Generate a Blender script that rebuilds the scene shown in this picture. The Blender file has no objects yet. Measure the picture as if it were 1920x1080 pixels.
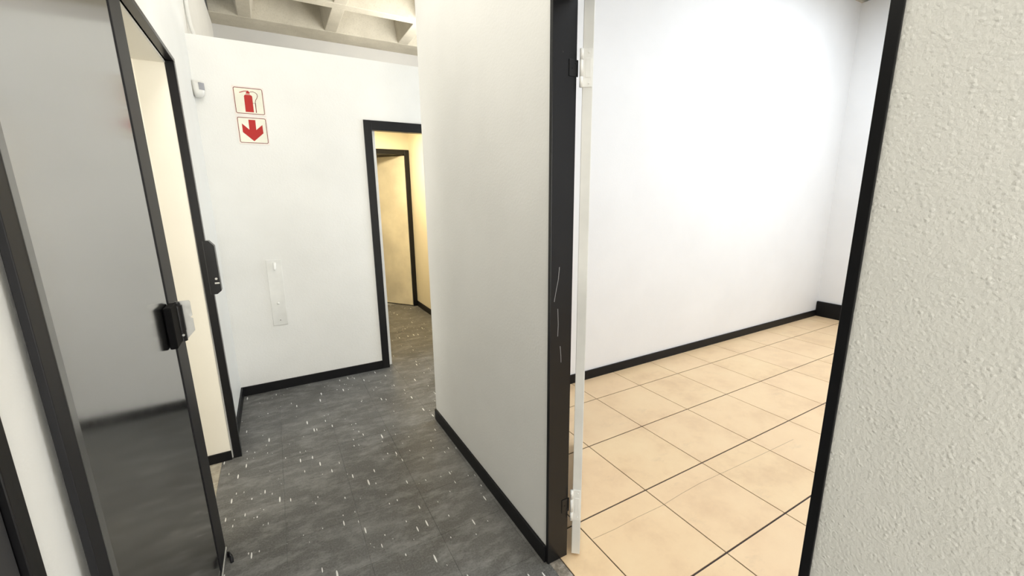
import bpy, bmesh, math, random
from mathutils import Vector, Matrix
random.seed(7)
scene = bpy.context.scene
COL = scene.collection

# ------------------------------------------------------------------ camera
CAM_H = 1.482517
cam_data = bpy.data.cameras.new('camera')
cam_data.sensor_width = 36.0
cam_data.sensor_fit = 'HORIZONTAL'
cam_data.lens = 14.61625
cam_data.clip_start = 0.02
cam = bpy.data.objects.new('camera', cam_data)
COL.objects.link(cam)
r_, u_, f_ = Vector((0.86928, -0.49421, -0.01045)), Vector((0.112791, 0.17772, 0.977596)), Vector((0.48128, 0.850983, -0.210231))
m = Matrix((r_, u_, -f_)).transposed().to_4x4()
m.translation = Vector((0, 0, CAM_H))
cam.matrix_world = m
scene.camera = cam

# ------------------------------------------------------------------ world, light, exposure
world = bpy.data.worlds.new('world')
scene.world = world
world.use_nodes = True
world.node_tree.nodes['Background'].inputs[0].default_value = (0.9, 0.95, 1.0, 1)
world.node_tree.nodes['Background'].inputs[1].default_value = 0.3
scene.view_settings.view_transform = 'Standard'
scene.view_settings.look = 'None'
scene.view_settings.gamma = 1.0
scene.view_settings.use_curve_mapping = False
scene.view_settings.exposure = 0.0


def area(name, loc, target, sx, sy, power, color=(1, 1, 1)):
    d = bpy.data.lights.new(name, 'AREA')
    d.shape = 'RECTANGLE'
    d.size, d.size_y = sx, sy
    d.energy = power
    d.color = color
    o = bpy.data.objects.new(name, d)
    COL.objects.link(o)
    o.location = loc
    o.rotation_euler = (Vector(target) - Vector(loc)).to_track_quat('-Z', 'Y').to_euler()
    return o


# ceiling tubes over the corridor, added fill behind the viewer, daylight from
# the cross passage on the right, bright ceiling lights and an added side fill in the tiled room
WARM = (1.0, 0.975, 0.92)
area('corridor_light', (0.24, 1.5, 3.30), (0.24, 1.8, 0), 0.5, 2.0, 22, WARM)
area('corridor_up_fill', (0.24, 1.5, 3.32), (0.24, 1.5, 5), 0.5, 2.0, 16, WARM)  # upward panel added to brighten the dark waffle slab
area('passage_rear_fill', (0.23, -2.55, 1.35), (0.23, 0.0, 1.35), 1.05, 2.3, 66, (1.0, 0.975, 0.915))  # unseen fill panel added to even out the lower side walls
area('cross_passage_daylight', (3.1, 3.10, 1.75), (0.0, 3.3, 1.6), 0.9, 1.8, 34, (0.84, 0.92, 1.0))
area('hall_up_fill', (2.3, 4.7, 2.75), (1.3, 4.7, 4.5), 0.9, 1.6, 75, (1.0, 0.97, 0.90))  # unseen upward fill added above the store to lift the ceiling
area('room_light', (4.4, 1.35, 3.40), (4.4, 1.7, 0), 1.6, 0.7, 32, (0.84, 0.915, 1.0))
area('room_light_front', (2.3, 0.2, 3.40), (2.3, 0.5, 0), 1.8, 0.9, 44, (0.86, 0.925, 1.0))
area('room_side_fill', (5.75, 0.1, 1.9), (0.0, 0.5, 1.2), 1.6, 1.5, 50, (0.88, 0.94, 1.0))  # unseen low fill added here, reaches the left wall through the doorway
area('lobby_fill', (-2.0, 1.5, 1.45), (-0.4, 2.75, 1.1), 0.8, 2.0, 42, (1.0, 0.95, 0.84))  # unseen panel added in the lobby to brighten the reveal down to its foot
area('store_light', (1.0, 4.9, 2.28), (1.2, 5.2, 0), 0.25, 0.25, 32, (1.0, 0.83, 0.53))

# ------------------------------------------------------------------ materials
MAT = {}


def nm(name):
    mt = bpy.data.materials.new(name)
    mt.use_nodes = True
    nt = mt.node_tree
    b = nt.nodes['Principled BSDF']
    MAT[name] = mt
    return mt, nt, b


def N(nt, typ, **kw):
    n = nt.nodes.new(typ)
    for k, v in kw.items():
        setattr(n, k, v)
    return n


def pos(nt, scale=(1, 1, 1), rot=(0, 0, 0)):
    g = N(nt, 'ShaderNodeNewGeometry')
    mp = N(nt, 'ShaderNodeMapping')
    mp.inputs['Scale'].default_value = scale
    mp.inputs['Rotation'].default_value = rot
    nt.links.new(g.outputs['Position'], mp.inputs['Vector'])
    return mp.outputs[0]


def noise(nt, vec, scale, detail=4, rough=0.55):
    n = N(nt, 'ShaderNodeTexNoise')
    n.inputs['Scale'].default_value = scale
    n.inputs['Detail'].default_value = detail
    n.inputs['Roughness'].default_value = rough
    nt.links.new(vec, n.inputs['Vector'])
    return n.outputs['Fac']


def ramp(nt, fac, stops):
    r = N(nt, 'ShaderNodeValToRGB')
    el = r.color_ramp.elements
    while len(el) < len(stops):
        el.new(0.5)
    for e, (p, c) in zip(el, stops):
        e.position = p
        e.color = (c[0], c[1], c[2], 1) if not isinstance(c, (int, float)) else (c, c, c, 1)
    nt.links.new(fac, r.inputs[0])
    return r.outputs[0]


def mixc(nt, fac, a, b, blend='MIX'):
    n = N(nt, 'ShaderNodeMix', data_type='RGBA', blend_type=blend)
    for sock, v in ((n.inputs[0], fac), (n.inputs[6], a), (n.inputs[7], b)):
        if isinstance(v, (int, float)):
            sock.default_value = v
        elif isinstance(v, tuple):
            sock.default_value = (*v, 1)
        else:
            nt.links.new(v, sock)
    return n.outputs[2]


def math_n(nt, op, a, b=None):
    n = N(nt, 'ShaderNodeMath', operation=op)
    for i, v in enumerate((a, b)):
        if v is None:
            continue
        if isinstance(v, (int, float)):
            n.inputs[i].default_value = v
        else:
            nt.links.new(v, n.inputs[i])
    return n.outputs[0]


def bump(nt, b, height, strength, dist):
    n = N(nt, 'ShaderNodeBump')
    n.inputs['Strength'].default_value = strength
    n.inputs['Distance'].default_value = dist
    nt.links.new(height, n.inputs['Height'])
    nt.links.new(n.outputs[0], b.inputs['Normal'])


def plaster(name, c1, c2, bscale, bdist, rough=0.55, strength=0.6, lump=None):
    mt, nt, b = nm(name)
    v = pos(nt)
    nt.links.new(ramp(nt, noise(nt, v, 1.7, 5), [(0.35, c1), (0.68, c2)]), b.inputs['Base Color'])
    b.inputs['Roughness'].default_value = rough
    h = noise(nt, v, bscale, 3, 0.6)
    if lump:
        vo = N(nt, 'ShaderNodeTexVoronoi', feature='F1')
        vo.inputs['Scale'].default_value = lump
        nt.links.new(v, vo.inputs['Vector'])
        l1 = ramp(nt, vo.outputs['Distance'], [(0.0, 1.0), (0.42, 0.0)])
        msk = ramp(nt, noise(nt, v, 26, 3), [(0.36, 0.35), (0.66, 0.9)])
        l2 = noise(nt, v, 7, 3)
        h = math_n(nt, 'ADD', math_n(nt, 'ADD', h, math_n(nt, 'MULTIPLY', math_n(nt, 'MULTIPLY', l1, msk), 0.8)), math_n(nt, 'MULTIPLY', l2, 1.5))
    bump(nt, b, h, strength, bdist)
    return mt


plaster('white_plaster', (0.80, 0.795, 0.765), (0.86, 0.855, 0.825), 90, 0.0012)
plaster('rough_plaster', (0.77, 0.765, 0.725), (0.82, 0.815, 0.775), 165, 0.0014, 0.6, 0.8, lump=115)
plaster('room_plaster', (0.86, 0.865, 0.87), (0.9, 0.905, 0.91), 80, 0.0008)
plaster('cream_plaster', (0.80, 0.765, 0.68), (0.84, 0.81, 0.72), 70, 0.001, 0.35)
plaster('store_plaster', (0.76, 0.70, 0.55), (0.80, 0.74, 0.60), 70, 0.001)
plaster('upper_plaster', (0.60, 0.60, 0.60), (0.66, 0.655, 0.64), 60, 0.001)

# charcoal vinyl: clouds, scuffs and elongated white chips
mt, nt, b = nm('vinyl')
v = pos(nt)
base = ramp(nt, noise(nt, v, 1.6, 6, 0.6), [(0.30, (0.062, 0.059, 0.053)), (0.5, (0.092, 0.090, 0.084)), (0.72, (0.135, 0.134, 0.127))])
sc = noise(nt, pos(nt, (3.0, 6.0, 1), (0, 0, 0.35)), 1.9, 10, 0.78)
base = mixc(nt, ramp(nt, sc, [(0.47, 0.0), (0.72, 0.7)]), base, (0.33, 0.33, 0.315))
fine = noise(nt, v, 130, 5, 0.8)
base = mixc(nt, ramp(nt, fine, [(0.42, 0.0), (0.75, 0.5)]), base, (0.26, 0.26, 0.25))


def chips(base, sx, sy, seed, lo, size, col):
    vv = pos(nt, (sx, sy, 0.0), (0, 0, 0.03 * seed))
    vo = N(nt, 'ShaderNodeTexVoronoi', feature='F1')
    vo.inputs['Scale'].default_value = 1.0
    vo.inputs['Randomness'].default_value = 1.0
    nt.links.new(vv, vo.inputs['Vector'])
    sep = N(nt, 'ShaderNodeSeparateColor')
    nt.links.new(vo.outputs['Color'], sep.inputs[0])
    pick = math_n(nt, 'GREATER_THAN', sep.outputs[0], lo)
    rad = math_n(nt, 'MULTIPLY', sep.outputs[1], size)
    hit = math_n(nt, 'LESS_THAN', vo.outputs['Distance'], rad)
    return mixc(nt, math_n(nt, 'MULTIPLY', pick, hit), base, col)


base = chips(base, 62, 9.5, 0, 0.74, 0.27, (0.70, 0.70, 0.67))
base = chips(base, 75, 26, 0, 0.88, 0.24, (0.62, 0.62, 0.60))
nt.links.new(base, b.inputs['Base Color'])
nt.links.new(ramp(nt, sc, [(0.3, 0.42), (0.8, 0.62)]), b.inputs['Roughness'])
b.inputs['Specular IOR Level'].default_value = 0.3
bump(nt, b, noise(nt, v, 220, 3), 0.25, 0.0006)

# beige ceramic tile
mt, nt, b = nm('beige_tile')
v = pos(nt)
oi = N(nt, 'ShaderNodeObjectInfo')
base = ramp(nt, noise(nt, v, 3.2, 8, 0.66), [(0.30, (0.72, 0.50, 0.29)), (0.5, (0.84, 0.615, 0.365)), (0.72, (0.88, 0.67, 0.405))])
base = mixc(nt, math_n(nt, 'MULTIPLY', oi.outputs['Random'], 0.35), base, (0.86, 0.62, 0.40))
blot = ramp(nt, noise(nt, pos(nt, (1.2, 2.2, 1)), 3.0, 8, 0.75), [(0.58, 0.0), (0.78, 0.4)])
base = mixc(nt, blot, base, (0.50, 0.37, 0.24))
nt.links.new(base, b.inputs['Base Color'])
b.inputs['Roughness'].default_value = 0.42
bump(nt, b, noise(nt, v, 60, 4), 0.15, 0.0006)

mt, nt, b = nm('grout')
nt.links.new(ramp(nt, noise(nt, pos(nt), 30, 3), [(0.3, (0.035, 0.024, 0.024)), (0.7, (0.07, 0.05, 0.048))]), b.inputs['Base Color'])
b.inputs['Roughness'].default_value = 0.9

mt, nt, b = nm('vinyl_glue')
nt.links.new(ramp(nt, noise(nt, pos(nt), 30, 3), [(0.3, (0.25, 0.25, 0.24)), (0.7, (0.40, 0.40, 0.38))]), b.inputs['Base Color'])
b.inputs['Roughness'].default_value = 0.8

mt, nt, b = nm('cement')
nt.links.new(ramp(nt, noise(nt, pos(nt), 22, 7, 0.7), [(0.34, (0.10, 0.085, 0.065)), (0.52, (0.22, 0.19, 0.15)), (0.68, (0.42, 0.38, 0.32))]), b.inputs['Base Color'])
b.inputs['Roughness'].default_value = 0.85

mt, nt, b = nm('lobby_concrete')
nt.links.new(ramp(nt, noise(nt, pos(nt), 25, 7, 0.7), [(0.34, (0.25, 0.22, 0.17)), (0.68, (0.46, 0.42, 0.34))]), b.inputs['Base Color'])
b.inputs['Roughness'].default_value = 0.85

mt, nt, b = nm('waffle_concrete')
v = pos(nt)
base = ramp(nt, noise(nt, v, 2.0, 6, 0.6), [(0.32, (0.46, 0.43, 0.36)), (0.68, (0.62, 0.585, 0.50))])
base = mixc(nt, ramp(nt, noise(nt, v, 70, 4, 0.7), [(0.5, 0.0), (0.8, 0.5)]), base, (0.30, 0.275, 0.225))
nt.links.new(base, b.inputs['Base Color'])
b.inputs['Roughness'].default_value = 0.9
bump(nt, b, noise(nt, v, 90, 4, 0.7), 0.4, 0.003)


def paint(name, col, rough, wear=None, wear_scale=26, wear_pos=0.72, bdist=0.0004, spec=0.5):
    mt, nt, b = nm(name)
    v = pos(nt)
    c = ramp(nt, noise(nt, v, 3, 4), [(0.3, tuple(x * 0.85 for x in col)), (0.7, tuple(min(1, x * 1.12) for x in col))])
    if wear:
        w1 = ramp(nt, noise(nt, pos(nt, (1, 1, 0.45)), wear_scale, 5, 0.65), [(wear_pos, 0.0), (wear_pos + 0.05, 1.0)])
        c = mixc(nt, w1, c, wear)
    nt.links.new(c, b.inputs['Base Color'])
    b.inputs['Roughness'].default_value = rough
    b.inputs['Specular IOR Level'].default_value = spec
    bump(nt, b, noise(nt, v, 55, 3), 0.25, bdist)
    return mt


paint('black_gloss', (0.007, 0.007, 0.008), 0.30, (0.35, 0.34, 0.32), 26, 0.745, spec=0.32)
paint('black_baseboard', (0.006, 0.006, 0.007), 0.45, (0.45, 0.44, 0.42), 22, 0.74, spec=0.22)
paint('black_matte', (0.012, 0.012, 0.014), 0.5, spec=0.25)
paint('charcoal_panel', (0.036, 0.036, 0.038), 0.45)
paint('black_deep', (0.004, 0.004, 0.0045), 0.65, spec=0.08)
paint('bead_grey', (0.10, 0.10, 0.095), 0.25)
paint('door_white', (0.78, 0.775, 0.74), 0.4)
paint('hinge_white', (0.86, 0.855, 0.82), 0.35)
paint('store_door', (0.74, 0.69, 0.56), 0.35)
paint('plastic_white', (0.80, 0.79, 0.75), 0.35)
paint('lens_grey', (0.34, 0.34, 0.36), 0.3)
paint('plate_white', (0.80, 0.795, 0.76), 0.4)
paint('sign_ivory', (0.84, 0.83, 0.70), 0.3)
paint('sign_rim', (0.86, 0.80, 0.74), 0.35)
paint('sign_brown', (0.22, 0.03, 0.022), 0.6)
paint('sign_red', (0.46, 0.010, 0.006), 0.6)
paint('dark_hole', (0.02, 0.02, 0.02), 0.8)
paint('tile_crack', (0.36, 0.26, 0.17), 0.9)
paint('scratch', (0.33, 0.33, 0.34), 0.6)
paint('pipe_white', (0.86, 0.86, 0.83), 0.4)
mt, nt, b = nm('steel')
b.inputs['Base Color'].default_value = (0.55, 0.55, 0.53, 1)
b.inputs['Metallic'].default_value = 0.6
nt.links.new(ramp(nt, noise(nt, pos(nt), 60, 3), [(0.3, 0.42), (0.7, 0.6)]), b.inputs['Roughness'])

# dark lacquered sheet that mirrors the passage softly at a grazing angle
mt, nt, b = nm('lacquer_sheet')
v = pos(nt)
nt.links.new(ramp(nt, noise(nt, v, 5, 5), [(0.3, (0.006, 0.006, 0.007)), (0.7, (0.012, 0.012, 0.012))]), b.inputs['Base Color'])
b.inputs['IOR'].default_value = 6.0
nt.links.new(ramp(nt, noise(nt, v, 14, 6, 0.7), [(0.3, 0.11), (0.7, 0.15)]), b.inputs['Roughness'])
bump(nt, b, noise(nt, v, 260, 3, 0.7), 0.05, 0.0003)


# ------------------------------------------------------------------ mesh helpers
def add_box(bm, x0, x1, y0, y1, z0, z1):
    vs = [bm.verts.new((x, y, z)) for z in (z0, z1) for y in (y0, y1) for x in (x0, x1)]
    for f in ((0, 2, 3, 1), (4, 5, 7, 6), (0, 1, 5, 4), (2, 6, 7, 3), (0, 4, 6, 2), (1, 3, 7, 5)):
        bm.faces.new([vs[i] for i in f])
    return vs


def add_prism(bm, pts, d):
    """polygon of 3-D points swept by vector d"""
    d = Vector(d)
    a = [bm.verts.new(p) for p in pts]
    c = [bm.verts.new(Vector(p) + d) for p in pts]
    n = len(pts)
    bm.faces.new(a[::-1])
    bm.faces.new(c)
    for i in range(n):
        bm.faces.new((a[i], a[(i + 1) % n], c[(i + 1) % n], c[i]))


def add_tube(bm, pts, rad, seg=12):
    pts = [Vector(p) for p in pts]
    rings = []
    for i, p in enumerate(pts):
        t = (pts[min(i + 1, len(pts) - 1)] - pts[max(i - 1, 0)]).normalized()
        a = t.orthogonal().normalized() if i == 0 else (ref - t * ref.dot(t)).normalized()
        ref = a
        bb = t.cross(a)
        rr = rad[i] if isinstance(rad, (list, tuple)) else rad
        rings.append([bm.verts.new(p + (a * math.cos(k * 2 * math.pi / seg) + bb * math.sin(k * 2 * math.pi / seg)) * rr) for k in range(seg)])
    for q, w in zip(rings, rings[1:]):
        for k in range(seg):
            bm.faces.new((q[k], q[(k + 1) % seg], w[(k + 1) % seg], w[k]))
    bm.faces.new(rings[0][::-1])
    bm.faces.new(rings[-1])


def obj(name, bm, mat, parent=None, bevel=0.0, smooth=False):
    bmesh.ops.recalc_face_normals(bm, faces=bm.faces)
    me = bpy.data.meshes.new(name)
    bm.to_mesh(me)
    bm.free()
    me.materials.append(MAT[mat])
    if smooth:
        for p in me.polygons:
            p.use_smooth = True
    o = bpy.data.objects.new(name, me)
    COL.objects.link(o)
    if parent:
        adopt(o, parent)
    if bevel:
        md = o.modifiers.new('bevel', 'BEVEL')
        md.width = bevel
        md.segments = 2
        md.limit_method = 'ANGLE'
    return o


def adopt(o, parent):
    o.parent = parent
    if parent.type == 'EMPTY':
        o.matrix_parent_inverse = Matrix.Translation(-parent.location)


def boxes(*bs):
    bm = bmesh.new()
    for q in bs:
        add_box(bm, *q)
    return bm


def empty(name, loc, label, cat, kind=None, group=None):
    o = bpy.data.objects.new(name, None)
    COL.objects.link(o)
    o.location = loc
    o.empty_display_size = 0.1
    tag(o, label, cat, kind, group)
    return o


def tag(o, label, cat, kind=None, group=None):
    o['label'] = label
    o['category'] = cat
    if kind:
        o['kind'] = kind
    if group:
        o['group'] = group
    return o


def structure(name, bm, mat, label, cat, bevel=0.0):
    return tag(obj(name, bm, mat, None, bevel), label, cat, 'structure')


def shear(o, k, z0=0.0):
    for vtx in o.data.vertices:
        vtx.co.x -= k * (vtx.co.z - z0)


# ------------------------------------------------------------------ key dimensions
XL = -0.362          # passage face of the left wall
XM = 0.832           # passage face of the middle and right wall
XMI = 0.925          # their room face
YF = 3.640           # sign wall
YR = 2.520           # back wall of the tiled room
XE = 5.835           # end wall of the tiled room
ZS = 3.522           # underside of the waffle ribs
YB = 6.420           # wall far behind
YS = -2.6

# ------------------------------------------------------------------ floors
fl = structure('floor', boxes((-2.2, 3.3, YS - 0.1, YB + 0.1, -0.15, -0.004)), 'vinyl_glue',
               'worn charcoal vinyl tile floor with white flecks in the passage', 'floor')
TV = 0.305
cache = {}


def piece(name, parent, mat, x0, x1, y0, y1, z0, z1):
    key = (name, mat, round(x1 - x0, 4), round(y1 - y0, 4))
    if key not in cache:
        bm = boxes((-(x1 - x0) / 2, (x1 - x0) / 2, -(y1 - y0) / 2, (y1 - y0) / 2, z0, z1))
        bmesh.ops.recalc_face_normals(bm, faces=bm.faces)
        me = bpy.data.meshes.new(name)
        bm.to_mesh(me)
        bm.free()
        me.materials.append(MAT[mat])
        cache[key] = me
    o = bpy.data.objects.new(name, cache[key])
    COL.objects.link(o)
    o.location = ((x0 + x1) / 2, (y0 + y1) / 2, 0)
    o.parent = parent
    return o


def vinyl_zone(zx0, zx1, zy0, zy1):
    i0 = math.floor((zx0 + 0.109) / TV)
    j0 = math.floor((zy0 - 1.255) / TV)
    i = i0
    while -0.109 + i * TV < zx1 - 0.004:
        j = j0
        while 1.255 + j * TV < zy1 - 0.004:
            x0, x1 = -0.109 + i * TV, -0.109 + (i + 1) * TV
            y0, y1 = 1.255 + j * TV, 1.255 + (j + 1) * TV
            x0, x1, y0, y1 = max(x0, zx0), min(x1, zx1), max(y0, zy0), min(y1, zy1)
            if x1 - x0 > 0.006 and y1 - y0 > 0.006:
                g = 0.0005
                piece('vinyl_tile', fl, 'vinyl', x0 + g, x1 - g, y0 + g, y1 - g, -0.0045, 0.0)
            j += 1
        i += 1


vinyl_zone(-0.415, 0.838, -1.5, 2.56)
vinyl_zone(-0.415, 2.0, 2.56, 5.95)

fr = structure('floor_room', boxes((0.838, XE + 0.1, -1.7, YR + 0.03, -0.15, -0.0035)), 'grout',
               'beige ceramic tile floor with dark grout lines in the bright room', 'floor')
T = 0.45
xs = [0.890, 1.0683] + [1.0683 + T * k for k in range(1, 11)] + [XE + 0.005]
ys = [2.204 - T * k for k in range(-1, 10)]
ys[0] = YR + 0.005
ys = ys[::-1]
for a, b2 in zip(xs, xs[1:]):
    for c, d in zip(ys, ys[1:]):
        piece('floor_tile', fr, 'beige_tile', a + 0.0029, b2 - 0.0029, c + 0.0040, d - 0.0040, -0.009, 0.0)
# hairline crack that runs across three tiles
cr = [(1.075, 1.196), (1.20, 1.189), (1.34, 1.190), (1.508, 1.184), (1.66, 1.193), (1.81, 1.197), (2.05, 1.187), (2.40, 1.176), (2.66, 1.168)]
bm = bmesh.new()
for (ax, ay), (bx, by) in zip(cr, cr[1:]):
    add_prism(bm, [(ax, ay - .0008, -0.002), (bx, by - .0008, -0.002), (bx, by + .0008, -0.002), (ax, ay + .0008, -0.002)], (0, 0, 0.0023))
obj('crack', bm, 'tile_crack', fr)
th = structure('trim_1', boxes((0.838, 0.888, 0.30, 1.20, -0.01, -0.0005)), 'cement',
               'rough cement threshold strip between vinyl and beige tiles', 'threshold')
lf = structure('floor_lobby', boxes((-2.2, -0.417, 0.5, 3.7, -0.02, -0.001)), 'lobby_concrete',
               'bare tan concrete floor past the left doorway', 'floor')

# ------------------------------------------------------------------ walls
structure('wall_middle', boxes((XM, XMI, 1.200, 2.548, 0, ZS)), 'white_plaster',
          'white partition wall between the passage and the tiled room', 'wall')
structure('wall_right', boxes((XM, XMI, YS, 0.305, 0, ZS), (XM, XMI, 0.305, 1.200, 2.20, ZS)), 'rough_plaster',
          'close-up white wall with rough roller texture at the right', 'wall')
structure('wall_room_back', boxes((XMI, XE + 0.1, YR, 2.548, 0, ZS)), 'room_plaster',
          'long bright white wall behind the beige tile floor', 'wall')
structure('wall_room_end', boxes((XE, XE + 0.1, -1.7, YR, 0, ZS)), 'room_plaster',
          'short white end wall in the far corner of the tiled room', 'wall')
structure('wall_room_front', boxes((XMI, XE, -1.7, -1.6, 0, ZS)), 'room_plaster',
          'white wall at the unseen near side of the tiled room', 'wall')
structure('wall_far', boxes((XL - 0.1, 0.74, YF, YF + 0.10, 0, 2.556), (0.74, 1.56, YF, YF + 0.10, 2.07, 2.556), (1.56, 3.2, YF, YF + 0.10, 0, 2.556)),
          'white_plaster', 'white partition with the fire signs, open above its top edge', 'wall')
# left wall: far stretch, lintel over the doorway, near stretch behind the lacquered leaf
bm = boxes((XL - 0.13, XL, 2.735, YB, 0, ZS), (XL - 0.13, XL, 1.95, 2.735, 2.152, ZS), (XL - 0.13, -0.3675, 0.8195, 1.95, 0, ZS),
           (XL - 0.13, -0.3675, -0.06, 0.8195, 2.16, ZS), (XL - 0.13, -0.3675, YS, -0.06, 0, ZS))
structure('wall_left', bm, 'white_plaster', 'white left wall holding the black-framed doorway', 'wall')
rv = structure('trim_2', boxes((XL - 0.131, XL - 0.004, 2.722, 2.735, 0, 2.150), (XL - 0.131, XL - 0.004, 1.985, 2.735, 2.140, 2.152)), 'cream_plaster',
               'cream reveal and soffit lining the left doorway', 'door lining', 0.006)
structure('wall_back_high', boxes((XL - 0.1, 3.3, YB, YB + 0.1, 0, ZS + 0.4)), 'upper_plaster',
          'pale wall high behind the sign partition, under the concrete beam', 'wall')
structure('wall_cross_end', boxes((3.2, 3.3, 2.548, YB, 0, ZS)), 'white_plaster',
          'white wall closing the cross passage out of view', 'wall')
structure('wall_behind', boxes((XL - 0.13, XMI, YS - 0.1, YS, 0, ZS)), 'white_plaster',
          'white wall closing the passage behind the viewer', 'wall')
# lobby behind the left doorway
structure('wall_lobby', boxes((-2.2, XL - 0.13, 3.6, 3.7, 0, 2.7), (-2.2, -2.1, 0.5, 3.6, 0, 2.7), (-2.2, XL - 0.13, 0.5, 0.6, 0, 2.7), (-2.2, XL - 0.13, 0.5, 3.7, 2.7, 2.8)),
          'cream_plaster', 'cream walls and ceiling of the lobby past the left doorway', 'wall')
# yellow store room behind the far doorway
structure('wall_store', boxes((1.668, 1.74, YF + 0.10, 5.74, 0, 2.36), (0.35, 0.42, YF + 0.10, 5.74, 0, 2.36),
                              (0.42, 0.86, 5.70, 5.78, 0, 2.36), (0.86, 1.61, 5.70, 5.78, 2.075, 2.36), (1.61, 1.74, 5.70, 5.78, 0, 2.36)),
          'store_plaster', 'warm yellow-lit walls seen through the far doorway', 'wall')
structure('ceiling_store', boxes((0.35, 1.74, YF + 0.10, 6.40, 2.36, 2.42)), 'store_plaster',
          'low yellow-lit ceiling seen through the far doorway', 'ceiling')
structure('wall_store_back', boxes((0.35, 1.74, 6.36, 6.415, 0, 2.36), (1.68, 1.74, 5.78, 6.36, 0, 2.36), (0.35, 0.41, 5.78, 6.36, 0, 2.36)), 'store_plaster',
          'dim walls behind the half-open yellow door', 'wall')

# ------------------------------------------------------------------ waffle ceiling
ce = structure('ceiling', boxes((XL - 2.0, XE + 0.2, YS - 0.2, YB + 0.2, 3.90, 4.05)), 'waffle_concrete',
               'raw concrete waffle slab with deep square coffers', 'ceiling')


def rib_y(xc, w=0.132, draft=0.075):
    bm = bmesh.new()
    h = w / 2
    add_prism(bm, [(xc - h, YS, ZS + 0.004), (xc + h, YS, ZS + 0.004), (xc + h + draft, YS, 3.90), (xc - h - draft, YS, 3.90)], (0, YB - YS, 0))
    obj('rib', bm, 'waffle_concrete', ce, 0.006)


def rib_x(y0, y1, draft=0.075):
    bm = bmesh.new()
    add_prism(bm, [(XL, y0, ZS), (XL, y1, ZS), (XL, y1 + draft, 3.90), (XL, y0 - draft, 3.90)], (XE + 0.1 - XL, 0, 0))
    obj('rib', bm, 'waffle_concrete', ce, 0.006)


for k in range(0, 7):
    rib_y(-0.020 + 0.9 * k)
rib_x(6.05, YB - 0.002, 0.06)
for k in range(0, 9):
    yy = 5.205 - 0.9 * k
    rib_x(yy, yy + 0.135)

# ------------------------------------------------------------------ baseboards
structure('baseboard_far', boxes((XL, 0.712, YF - 0.013, YF, 0, 0.074)), 'black_baseboard',
          'black baseboard under the fire signs', 'baseboard', 0.002)
structure('baseboard_left', boxes((XL, XL + 0.013, 2.80, YF - 0.013, 0, 0.074)), 'black_baseboard',
          'short black baseboard in the far left corner', 'baseboard', 0.002)
structure('baseboard_middle', boxes((XM - 0.013, XM, 1.203, 2.548, 0, 0.075)), 'black_baseboard',
          'black baseboard along the white partition beside the open room', 'baseboard', 0.002)
structure('baseboard_room', boxes((XMI, XE - 0.02, YR - 0.013, YR, 0, 0.075)), 'black_baseboard',
          'long thin black baseboard behind the beige tiles', 'baseboard', 0.002)
structure('baseboard_room_end', boxes((XE - 0.026, XE, -1.6, YR - 0.002, 0, 0.188)), 'black_baseboard',
          'tall black baseboard on the short end wall of the tiled room', 'baseboard', 0.008)
structure('baseboard_reveal', boxes((XL - 0.131, XL - 0.004, 2.712, 2.7225, 0, 0.056)), 'black_baseboard',
          'tiny black baseboard at the foot of the cream door reveal', 'baseboard', 0.002)
structure('baseboard_store', boxes((1.655, 1.668, YF + 0.1, 5.70, 0, 0.075)), 'black_baseboard',
          'black baseboard along the yellow room wall', 'baseboard', 0.002)

# ------------------------------------------------------------------ door 1: tiled room, leaf swung back into the room
d1 = empty('door_1', (0.88, 0.75, 0), 'black steel door frame of the tiled room with its white leaf swung open', 'door', 'structure')
jb = obj('door_jamb', boxes((XM - 0.004, XMI, 1.187, 1.2035, 0, 2.20)), 'black_gloss', d1, 0.0015)
obj('door_jamb', boxes((XM - 0.004, XMI, 0.3035, 0.3215, 0, 2.20)), 'black_gloss', d1, 0.0015)
obj('door_head', boxes((XM - 0.004, XMI, 0.3215, 1.187, 2.115, 2.20)), 'black_gloss', d1, 0.0015)
A = math.radians(39.3)
U, V = Vector((math.sin(A), math.cos(A), 0)), Vector((math.cos(A), -math.sin(A), 0))
L0 = Vector((0.940, 1.176, 0))


def leafpt(u, v, z):
    return L0 + U * u + V * v + Vector((0, 0, z))


def leaf_box(bm, u0, u1, v0, v1, z0, z1):
    vs = [bm.verts.new(leafpt(u, v, z)) for z in (z0, z1) for v in (v0, v1) for u in (u0, u1)]
    for f in ((0, 2, 3, 1), (4, 5, 7, 6), (0, 1, 5, 4), (2, 6, 7, 3), (0, 4, 6, 2), (1, 3, 7, 5)):
        bm.faces.new([vs[i] for i in f])


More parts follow.
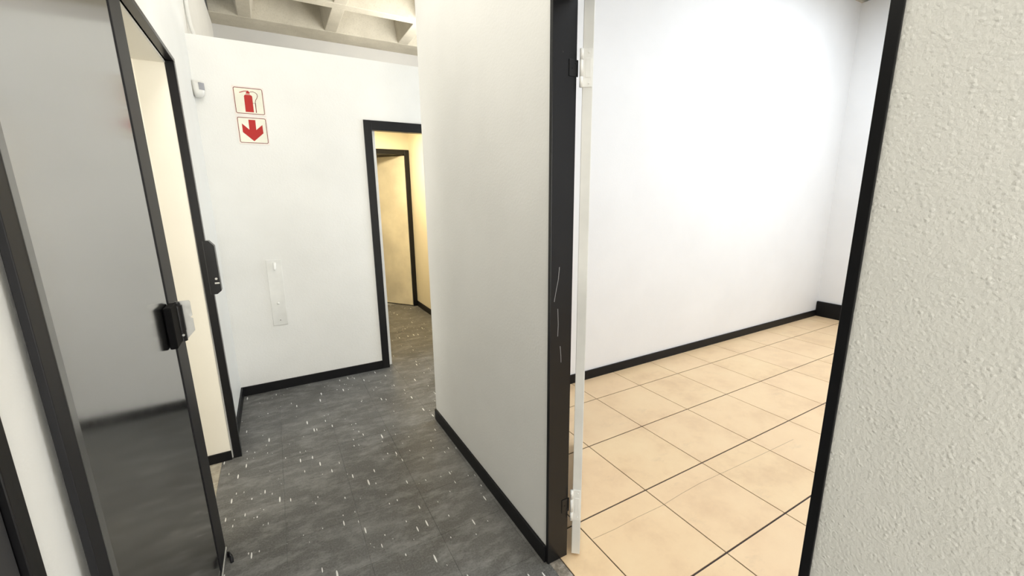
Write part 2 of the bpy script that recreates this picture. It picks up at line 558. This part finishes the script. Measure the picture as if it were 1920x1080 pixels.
bm = bmesh.new()
leaf_box(bm, 0, 0.82, 0, 0.035, 0.010, 2.105)
lf1 = obj('door_leaf', bm, 'door_white', d1, 0.002)
lf1['label'] = 'white leaf seen edge-on'
for zc, hh in ((1.898, 0.058), (0.248, 0.070)):
    bm = bmesh.new()
    leaf_box(bm, -0.0035, 0.001, 0.001, 0.031, zc - hh, zc + hh)
    leaf_box(bm, -0.0055, 0.001, 0.010, 0.027, zc - hh * 0.5, zc + hh * 0.5)
    for dz in (-0.8, 0.8):
        add_tube(bm, [leafpt(-0.0055, 0.021, zc + dz * hh), leafpt(0.0, 0.021, zc + dz * hh)], 0.0035, 10)
    hg = obj('hinge', bm, 'hinge_white', lf1, 0.0006)
    bm = bmesh.new()
    for a0, a1 in ((-1.0, -0.44), (-0.42, 0.42), (0.44, 1.0)):
        add_tube(bm, [(0.9345, 1.1745, zc + a0 * hh), (0.9345, 1.1745, zc + a1 * hh)], 0.0062, 14)
    obj('hinge_knuckle', bm, 'hinge_white', hg, 0, True)
    bm = boxes((0.893, 0.929, 1.1843, 1.1875, zc - hh * 0.44, zc + hh * 0.44))
    for dz in (-0.25, 0.0, 0.25):
        add_tube(bm, [(0.913 + (0.006 if dz else -0.006), 1.1830, zc + dz * hh), (0.913 + (0.006 if dz else -0.006), 1.186, zc + dz * hh)], 0.0032, 10)
    obj('hinge_plate', bm, 'black_gloss', jb, 0.0005)
# pale scuff marks rubbed into the jamb paint
for pts in ([(0.866, 1.243), (0.862, 1.20), (0.852, 1.155), (0.845, 1.118)], [(0.861, 1.09), (0.864, 1.03), (0.862, 0.985)], [(0.874, 0.945), (0.878, 0.905), (0.879, 0.88)]):
    bm = bmesh.new()
    for (ax, az), (bx, bz) in zip(pts, pts[1:]):
        add_prism(bm, [(ax - .0009, 1.1867, az), (ax + .0009, 1.1867, az), (bx + .0009, 1.1867, bz), (bx - .0009, 1.1867, bz)], (0, 0.0007, 0))
    obj('scratch', bm, 'scratch', jb)

# ------------------------------------------------------------------ door 2: left doorway, projecting black frame, lacquered leaf folded back
d2 = empty('door_2', (-0.36, 2.0, 0), 'black left doorway with dark mirror-like leaf folded back along the wall', 'door', 'structure')
K = 0.006
bm = bmesh.new()
add_box(bm, -0.357, -0.319, 2.722, 2.762, 0, 2.152)
add_box(bm, -0.357, -0.319, 1.955, 2.762, 2.152, 2.172)
add_box(bm, -0.372, -0.351, 1.950, 1.985, 0, 2.152)
fo = obj('door_frame', bm, 'black_gloss', d2, 0.002)
shear(fo, K)
# lock keeper box on the far jamb
bm = bmesh.new()
add_prism(bm, [(-0.338, 2.716, 0.990), (-0.308, 2.716, 0.990), (-0.2875, 2.716, 1.007), (-0.2900, 2.716, 1.252), (-0.312, 2.716, 1.280), (-0.338, 2.716, 1.280)], (0, 0.055, 0))
kp = obj('lock_keeper', bm, 'black_gloss', d2, 0.002)
bm = bmesh.new()
add_tube(bm, [(-0.303, 2.7125, 1.075), (-0.303, 2.7165, 1.075)], 0.006, 12)
add_box(bm, -0.312, -0.291, 2.7135, 2.7165, 1.047, 1.055)
obj('key_slot', bm, 'steel', kp)
# leaf
LX, LB = -0.3385, -0.3505
bm = boxes((LB, LX, 0.915, 0.960, 0.012, 2.30), (LB, LX, 1.800, 1.945, 0.012, 2.30), (LB, LX, 0.960, 1.800, 2.26, 2.30), (LB, LX, 0.960, 1.800, 0.012, 0.03))
le = obj('door_leaf', bm, 'black_matte', d2, 0.0015)
bm = boxes((LB + 0.002, LX - 0.003, 0.989, 1.7995, 0.0305, 2.2595))
sh = obj('lacquer_sheet', bm, 'lacquer_sheet', le)
sh['label'] = 'dark glossy sheet mirroring the pale wall'
bm = bmesh.new()
add_prism(bm, [(LX + 0.0008, 0.960, 0.03), (LX - 0.0022, 0.990, 0.03), (LX - 0.010, 0.990, 0.03), (LX - 0.010, 0.960, 0.03)], (0, 0, 2.23))
bd = obj('glazing_bead', bm, 'bead_grey', le)
bm = boxes((LX - 0.001, -0.318, 1.705, 1.798, 1.000, 1.142))
lc = obj('reflection_block', bm, 'black_deep', le, 0.004)  # black block added to imitate the hinge plate's dark reflection in the sheet
# lift-off hinge: barrel in front of a notched steel plate
bm = bmesh.new()
HX, HY = -0.3180, 1.812
add_tube(bm, [(HX - 0.001, HY, 0.998), (HX - 0.001, HY, 1.035), (HX - 0.001, HY, 1.037), (HX - 0.001, HY, 1.128)], [0.0125, 0.0125, 0.0135, 0.0135], 18)
add_tube(bm, [(HX - 0.001, HY, 1.125), (HX - 0.001, HY, 1.136), (HX - 0.001, HY, 1.141)], [0.009, 0.009, 0.005], 14)
add_box(bm, LX - 0.002, HX, HY - 0.006, HY + 0.006, 1.000, 1.126)
hb = obj('hinge', bm, 'black_gloss', le, 0.0008)
bm = bmesh.new()
px = [(-0.330, 1.000), (-0.309, 1.000), (-0.2835, 1.028), (-0.2835, 1.073), (-0.290, 1.077), (-0.2835, 1.085), (-0.2835, 1.134), (-0.2865, 1.140), (-0.325, 1.140)]
add_prism(bm, [(x, HY + 0.013, z) for x, z in px], (0, 0.003, 0))
hp = obj('hinge_plate', bm, 'steel', hb)
bm = bmesh.new()
add_tube(bm, [(HX + 0.004, HY - 0.0125, 1.022), (HX + 0.004, HY - 0.0165, 1.022)], 0.004, 10)
hs = obj('screw', bm, 'steel', hb)
bm = bmesh.new()
add_box(bm, LX - 0.002, LX + 0.004, 1.60, 1.949, 0.008, 0.02)
db = obj('bottom_rail', bm, 'steel', le, 0.002)
for o in (le, sh, bd, lc, hb, hp, hs, db):
    shear(o, 0.0068)

# ------------------------------------------------------------------ door 3: far doorway frame in the sign wall
d3 = empty('door_3', (1.15, YF, 0), 'black-framed open doorway to the yellow room', 'door', 'structure')
obj('door_jamb', boxes((0.711, 0.772, YF - 0.014, YF + 0.05, 0, 2.108)), 'black_gloss', d3, 0.002)
obj('door_jamb', boxes((1.528, 1.590, YF - 0.014, YF + 0.05, 0, 2.108)), 'black_gloss', d3, 0.002)
obj('door_head', boxes((0.772, 1.528, YF - 0.014, YF + 0.05, 2.034, 2.108)), 'black_gloss', d3, 0.002)
obj('door_lining', boxes((0.74, 0.806, YF + 0.05, YF + 0.105, 0, 2.06), (1.494, 1.56, YF + 0.05, YF + 0.105, 0, 2.04)), 'door_white', d3, 0.002)

# ------------------------------------------------------------------ door 4: half-open door in the yellow room
d4 = empty('door_4', (1.25, 5.7, 0), 'pale door standing ajar in the yellow room', 'door', 'structure')
obj('door_frame', boxes((1.606, 1.664, 5.685, 5.785, 0, 2.125), (0.84, 0.90, 5.685, 5.785, 0, 2.125), (0.90, 1.606, 5.685, 5.785, 2.065, 2.125)), 'black_gloss', d4, 0.002)
bm = bmesh.new()
h0 = Vector((1.592, 5.66, 0))
du = Vector((-0.585, 0.811, 0))
dv = Vector((0.811, 0.585, 0))
h0 = Vector((1.600, 5.70, 0))
vs = [bm.verts.new(h0 + du * u + dv * v + Vector((0, 0, z))) for z in (0.012, 2.052) for v in (0, 0.038) for u in (0, 0.70)]
for f in ((0, 2, 3, 1), (4, 5, 7, 6), (0, 1, 5, 4), (2, 6, 7, 3), (0, 4, 6, 2), (1, 3, 7, 5)):
    bm.faces.new([vs[i] for i in f])
obj('door_leaf', bm, 'store_door', d4, 0.002)

# ------------------------------------------------------------------ door 5: black door at the near left
d5 = empty('door_5', (-0.4, 0.4, 0), 'black door and frame cropped at the lower left edge', 'door', 'structure')
obj('door_frame', boxes((-0.47, -0.3635, 0.786, 0.8205, 0, 2.16), (-0.47, -0.3635, -0.06, 0.0, 0, 2.16), (-0.47, -0.3635, 0.0, 0.786, 2.09, 2.16)), 'black_gloss', d5, 0.002)
l5 = obj('door_leaf', boxes((-0.43, -0.372, 0.003, 0.783, 0.008, 2.087)), 'charcoal_panel', d5, 0.002)
# ------------------------------------------------------------------ fire signs
YG = YF


def poly(bm, pts, y, t=0.0006):
    add_prism(bm, [(x, y, z) for x, z in pts], (0, t, 0))


def rrect(cx, cz, w, h, r, n=5):
    out = []
    for sx, sz, a0 in ((1, 1, 0), (-1, 1, 90), (-1, -1, 180), (1, -1, 270)):
        for k in range(n + 1):
            a = math.radians(a0 + 90 * k / n)
            out.append((cx + sx * (w / 2 - r) + r * math.cos(a), cz + sz * (h / 2 - r) + r * math.sin(a)))
    return out


def border(bm, cx, cz, w, h, r, t, y):
    o1, i1 = rrect(cx, cz, w, h, r), rrect(cx, cz, w - 2 * t, h - 2 * t, r - t)
    n = len(o1)
    ya, yb = y, y + 0.0006
    rows = [[bm.verts.new((x, yy, z)) for x, z in q] for yy, q in ((ya, o1), (ya, i1), (yb, i1), (yb, o1))]
    for a in range(4):
        q, w2 = rows[a], rows[(a + 1) % 4]
        for k in range(n):
            bm.faces.new((q[k], q[(k + 1) % n], w2[(k + 1) % n], w2[k]))


def sign_board(name, cx, cz, label):
    root = empty(name, (cx, YG, cz), label, 'sign')
    bm = bmesh.new()
    poly(bm, rrect(cx, cz, 0.190, 0.190, 0.004), YG - 0.003, 0.003)
    obj('board', bm, 'sign_rim', root)
    bm = bmesh.new()
    poly(bm, rrect(cx, cz, 0.172, 0.170, 0.009), YG - 0.0034, 0.0006)
    obj('face', bm, 'sign_ivory', root)
    bm = bmesh.new()
    border(bm, cx, cz, 0.175, 0.172, 0.011, 0.0042, YG - 0.0037)
    obj('border', bm, 'sign_brown', root)
    return root


def stroke(bm, pts, w, y):
    for (a, b2) in zip(pts, pts[1:]):
        a, b2 = Vector((a[0], a[1])), Vector((b2[0], b2[1]))
        d = (b2 - a).normalized()
        n = Vector((-d.y, d.x)) * w / 2
        e = d * w * 0.3
        poly(bm, [tuple(a + n - e), tuple(a - n - e), tuple(b2 - n + e), tuple(b2 + n + e)], y, 0.0006)


cx, cz = -0.0515, 2.1725
s1 = sign_board('fire_extinguisher_sign', cx, cz, 'square sign with red fire extinguisher pictogram, above the arrow sign')
YP = YG - 0.0039
bm = bmesh.new()
poly(bm, [(-0.081, 2.099), (-0.031, 2.099), (-0.0295, 2.203), (-0.033, 2.210), (-0.040, 2.213), (-0.068, 2.213), (-0.075, 2.210), (-0.079, 2.203)], YP)
poly(bm, [(-0.068, 2.216), (-0.041, 2.216), (-0.043, 2.220), (-0.066, 2.220)], YP)
poly(bm, [(-0.066, 2.222), (-0.044, 2.222), (-0.041, 2.229), (-0.052, 2.240), (-0.060, 2.236), (-0.071, 2.236), (-0.091, 2.226), (-0.102, 2.222), (-0.104, 2.225), (-0.092, 2.232), (-0.074, 2.2395), (-0.060, 2.2395), (-0.054, 2.243), (-0.048, 2.2395), (-0.036, 2.231), (-0.042, 2.225)][:3] + [(-0.052, 2.241), (-0.060, 2.236)], YP)
obj('extinguisher_symbol', bm, 'sign_red', s1)
bm = bmesh.new()
stroke(bm, [(-0.060, 2.237), (-0.076, 2.235), (-0.090, 2.229), (-0.103, 2.224)], 0.0045, YP)
obj('lever_symbol', bm, 'sign_red', s1)
bm = bmesh.new()
stroke(bm, [(-0.040, 2.233), (-0.022, 2.236), (-0.008, 2.231), (0.001, 2.222), (0.003, 2.210), (-0.002, 2.196), (-0.011, 2.182), (-0.015, 2.168), (-0.015, 2.148)], 0.0034, YP)
stroke(bm, [(-0.015, 2.160), (-0.0165, 2.099)], 0.0052, YP)
stroke(bm, [(-0.030, 2.160), (-0.013, 2.160)], 0.0022, YP)
obj('hose_symbol', bm, 'sign_brown', s1)
s2 = sign_board('arrow_sign', cx, 1.9765, 'square sign with red arrow pointing down, below the extinguisher sign')
bm = bmesh.new()
poly(bm, [(-0.072, 2.048), (-0.030, 2.048), (-0.031, 1.981), (0.010, 2.018), (0.011, 1.961), (-0.052, 1.904), (-0.115, 1.962), (-0.114, 2.020), (-0.073, 1.981)], YP)
obj('arrow_symbol', bm, 'sign_red', s2)

# ------------------------------------------------------------------ motion detector in the corner
pd = empty('motion_detector', (-0.325, YF - 0.03, 2.21), 'small white motion detector in the corner left of the fire signs', 'sensor')
R = Matrix.Translation((-0.3335, 3.604, 2.213)) @ Matrix.Rotation(math.radians(22), 4, 'Z')
bm = bmesh.new()
rings = []
for z, w, d0, d1 in ((0.050, 0.050, 0.016, 0.0), (0.047, 0.064, 0.026, 0.0), (0.025, 0.068, 0.034, 0.0), (-0.010, 0.066, 0.036, 0.0), (-0.034, 0.056, 0.032, 0.0), (-0.048, 0.036, 0.022, 0.0), (-0.052, 0.020, 0.012, 0.0)):
    ring = []
    for k in range(13):
        a = math.pi * k / 12
        ring.append(bm.verts.new(R @ Vector((-w / 2 * math.copysign(abs(math.cos(a)) ** 0.6, math.cos(a)), -d0 * math.sin(a) ** 0.6 if math.sin(a) > 0 else 0, z))))
    ring.append(bm.verts.new(R @ Vector((w / 2, 0.022, z))))
    ring.append(bm.verts.new(R @ Vector((-w / 2, 0.022, z))))
    rings.append(ring)
for q, w in zip(rings, rings[1:]):
    n = len(q)
    for k in range(n):
        bm.faces.new((q[k], q[(k + 1) % n], w[(k + 1) % n], w[k]))
bm.faces.new(rings[0])
bm.faces.new(rings[-1][::-1])
obj('housing', bm, 'plastic_white', pd, 0, True)
bm = bmesh.new()
vs = []
for z in (-0.008, 0.036):
    row = []
    for k in range(7):
        x = -0.005 + 0.034 * k / 6
        row.append(bm.verts.new(R @ Vector((x, -0.0385 + 0.010 * (x / 0.03) ** 2, z))))
    for k in range(6, -1, -1):
        x = -0.005 + 0.034 * k / 6
        row.append(bm.verts.new(R @ Vector((x, -0.020, z))))
    vs.append(row)
n = len(vs[0])
for k in range(n):
    bm.faces.new((vs[0][k], vs[0][(k + 1) % n], vs[1][(k + 1) % n], vs[1][k]))
bm.faces.new(vs[0][::-1])
bm.faces.new(vs[1])
obj('lens_window', bm, 'lens_grey', pd)

# ------------------------------------------------------------------ painted cover plate on the sign wall
cp = empty('cover_plate', (-0.035, YF, 0.79), 'tall narrow white cover plate with a small hook on the sign wall', 'wall plate')
bm = bmesh.new()
add_prism(bm, [(-0.089, YF - 0.008, 0.530), (0.013, YF - 0.008, 0.528), (0.019, YF - 0.008, 1.045), (-0.084, YF - 0.008, 1.047)], (0, 0.008, 0))
obj('plate', bm, 'plate_white', cp, 0.0025)
bm = bmesh.new()
add_tube(bm, [(-0.029, YF - 0.008, 1.022), (-0.029, YF - 0.012, 1.014), (-0.030, YF - 0.020, 0.996), (-0.031, YF - 0.026, 0.978), (-0.030, YF - 0.028, 0.968)], [0.010, 0.011, 0.009, 0.009, 0.006], 12)
obj('hook', bm, 'hinge_white', cp, 0, True)
bm = bmesh.new()
add_tube(bm, [(-0.037, YF - 0.007, 0.704), (-0.037, YF - 0.012, 0.704), (-0.037, YF - 0.014, 0.704)], [0.010, 0.009, 0.004], 12)
obj('screw_cap', bm, 'hinge_white', cp, 0, True)
bm = bmesh.new()
add_tube(bm, [(-0.036, YF - 0.007, 0.569), (-0.036, YF - 0.0086, 0.569)], 0.0035, 10)
obj('screw_hole', bm, 'dark_hole', cp)

# ------------------------------------------------------------------ white cable conduit above the partition
bm = bmesh.new()
add_tube(bm, [(-0.348, 3.85, 3.50), (-0.348, 3.85, 3.1), (-0.348, 3.85, 2.83), (-0.347, 3.85, 2.745), (-0.344, 3.85, 2.690), (-0.337, 3.85, 2.640), (-0.325, 3.85, 2.595), (-0.31, 3.85, 2.52), (-0.305, 3.85, 2.30), (-0.305, 3.85, 0.0)], 0.0125, 12)
tag(obj('cable_conduit', bm, 'pipe_white', None, 0, True), 'white cable conduit curving down behind the top of the sign partition', 'conduit')

# ------------------------------------------------------------------ small iron bolt standing on the floor by the leaf
fb = empty('floor_bolt', (-0.315, 1.875, 0), 'small black iron floor bolt beside the foot of the dark left leaf', 'bolt')
bm = bmesh.new()
add_tube(bm, [(-0.327, 1.905, 0.0), (-0.327, 1.905, 0.020), (-0.324, 1.898, 0.027), (-0.318, 1.885, 0.027), (-0.314, 1.876, 0.022)], 0.005, 10)
obj('hook', bm, 'black_gloss', fb, 0, True)
bm = bmesh.new()
add_tube(bm, [(-0.314, 1.876, 0.026), (-0.313, 1.872, 0.012), (-0.311, 1.862, 0.0)], [0.006, 0.0075, 0.006], 10)
obj('pin', bm, 'black_matte', fb, 0, True)
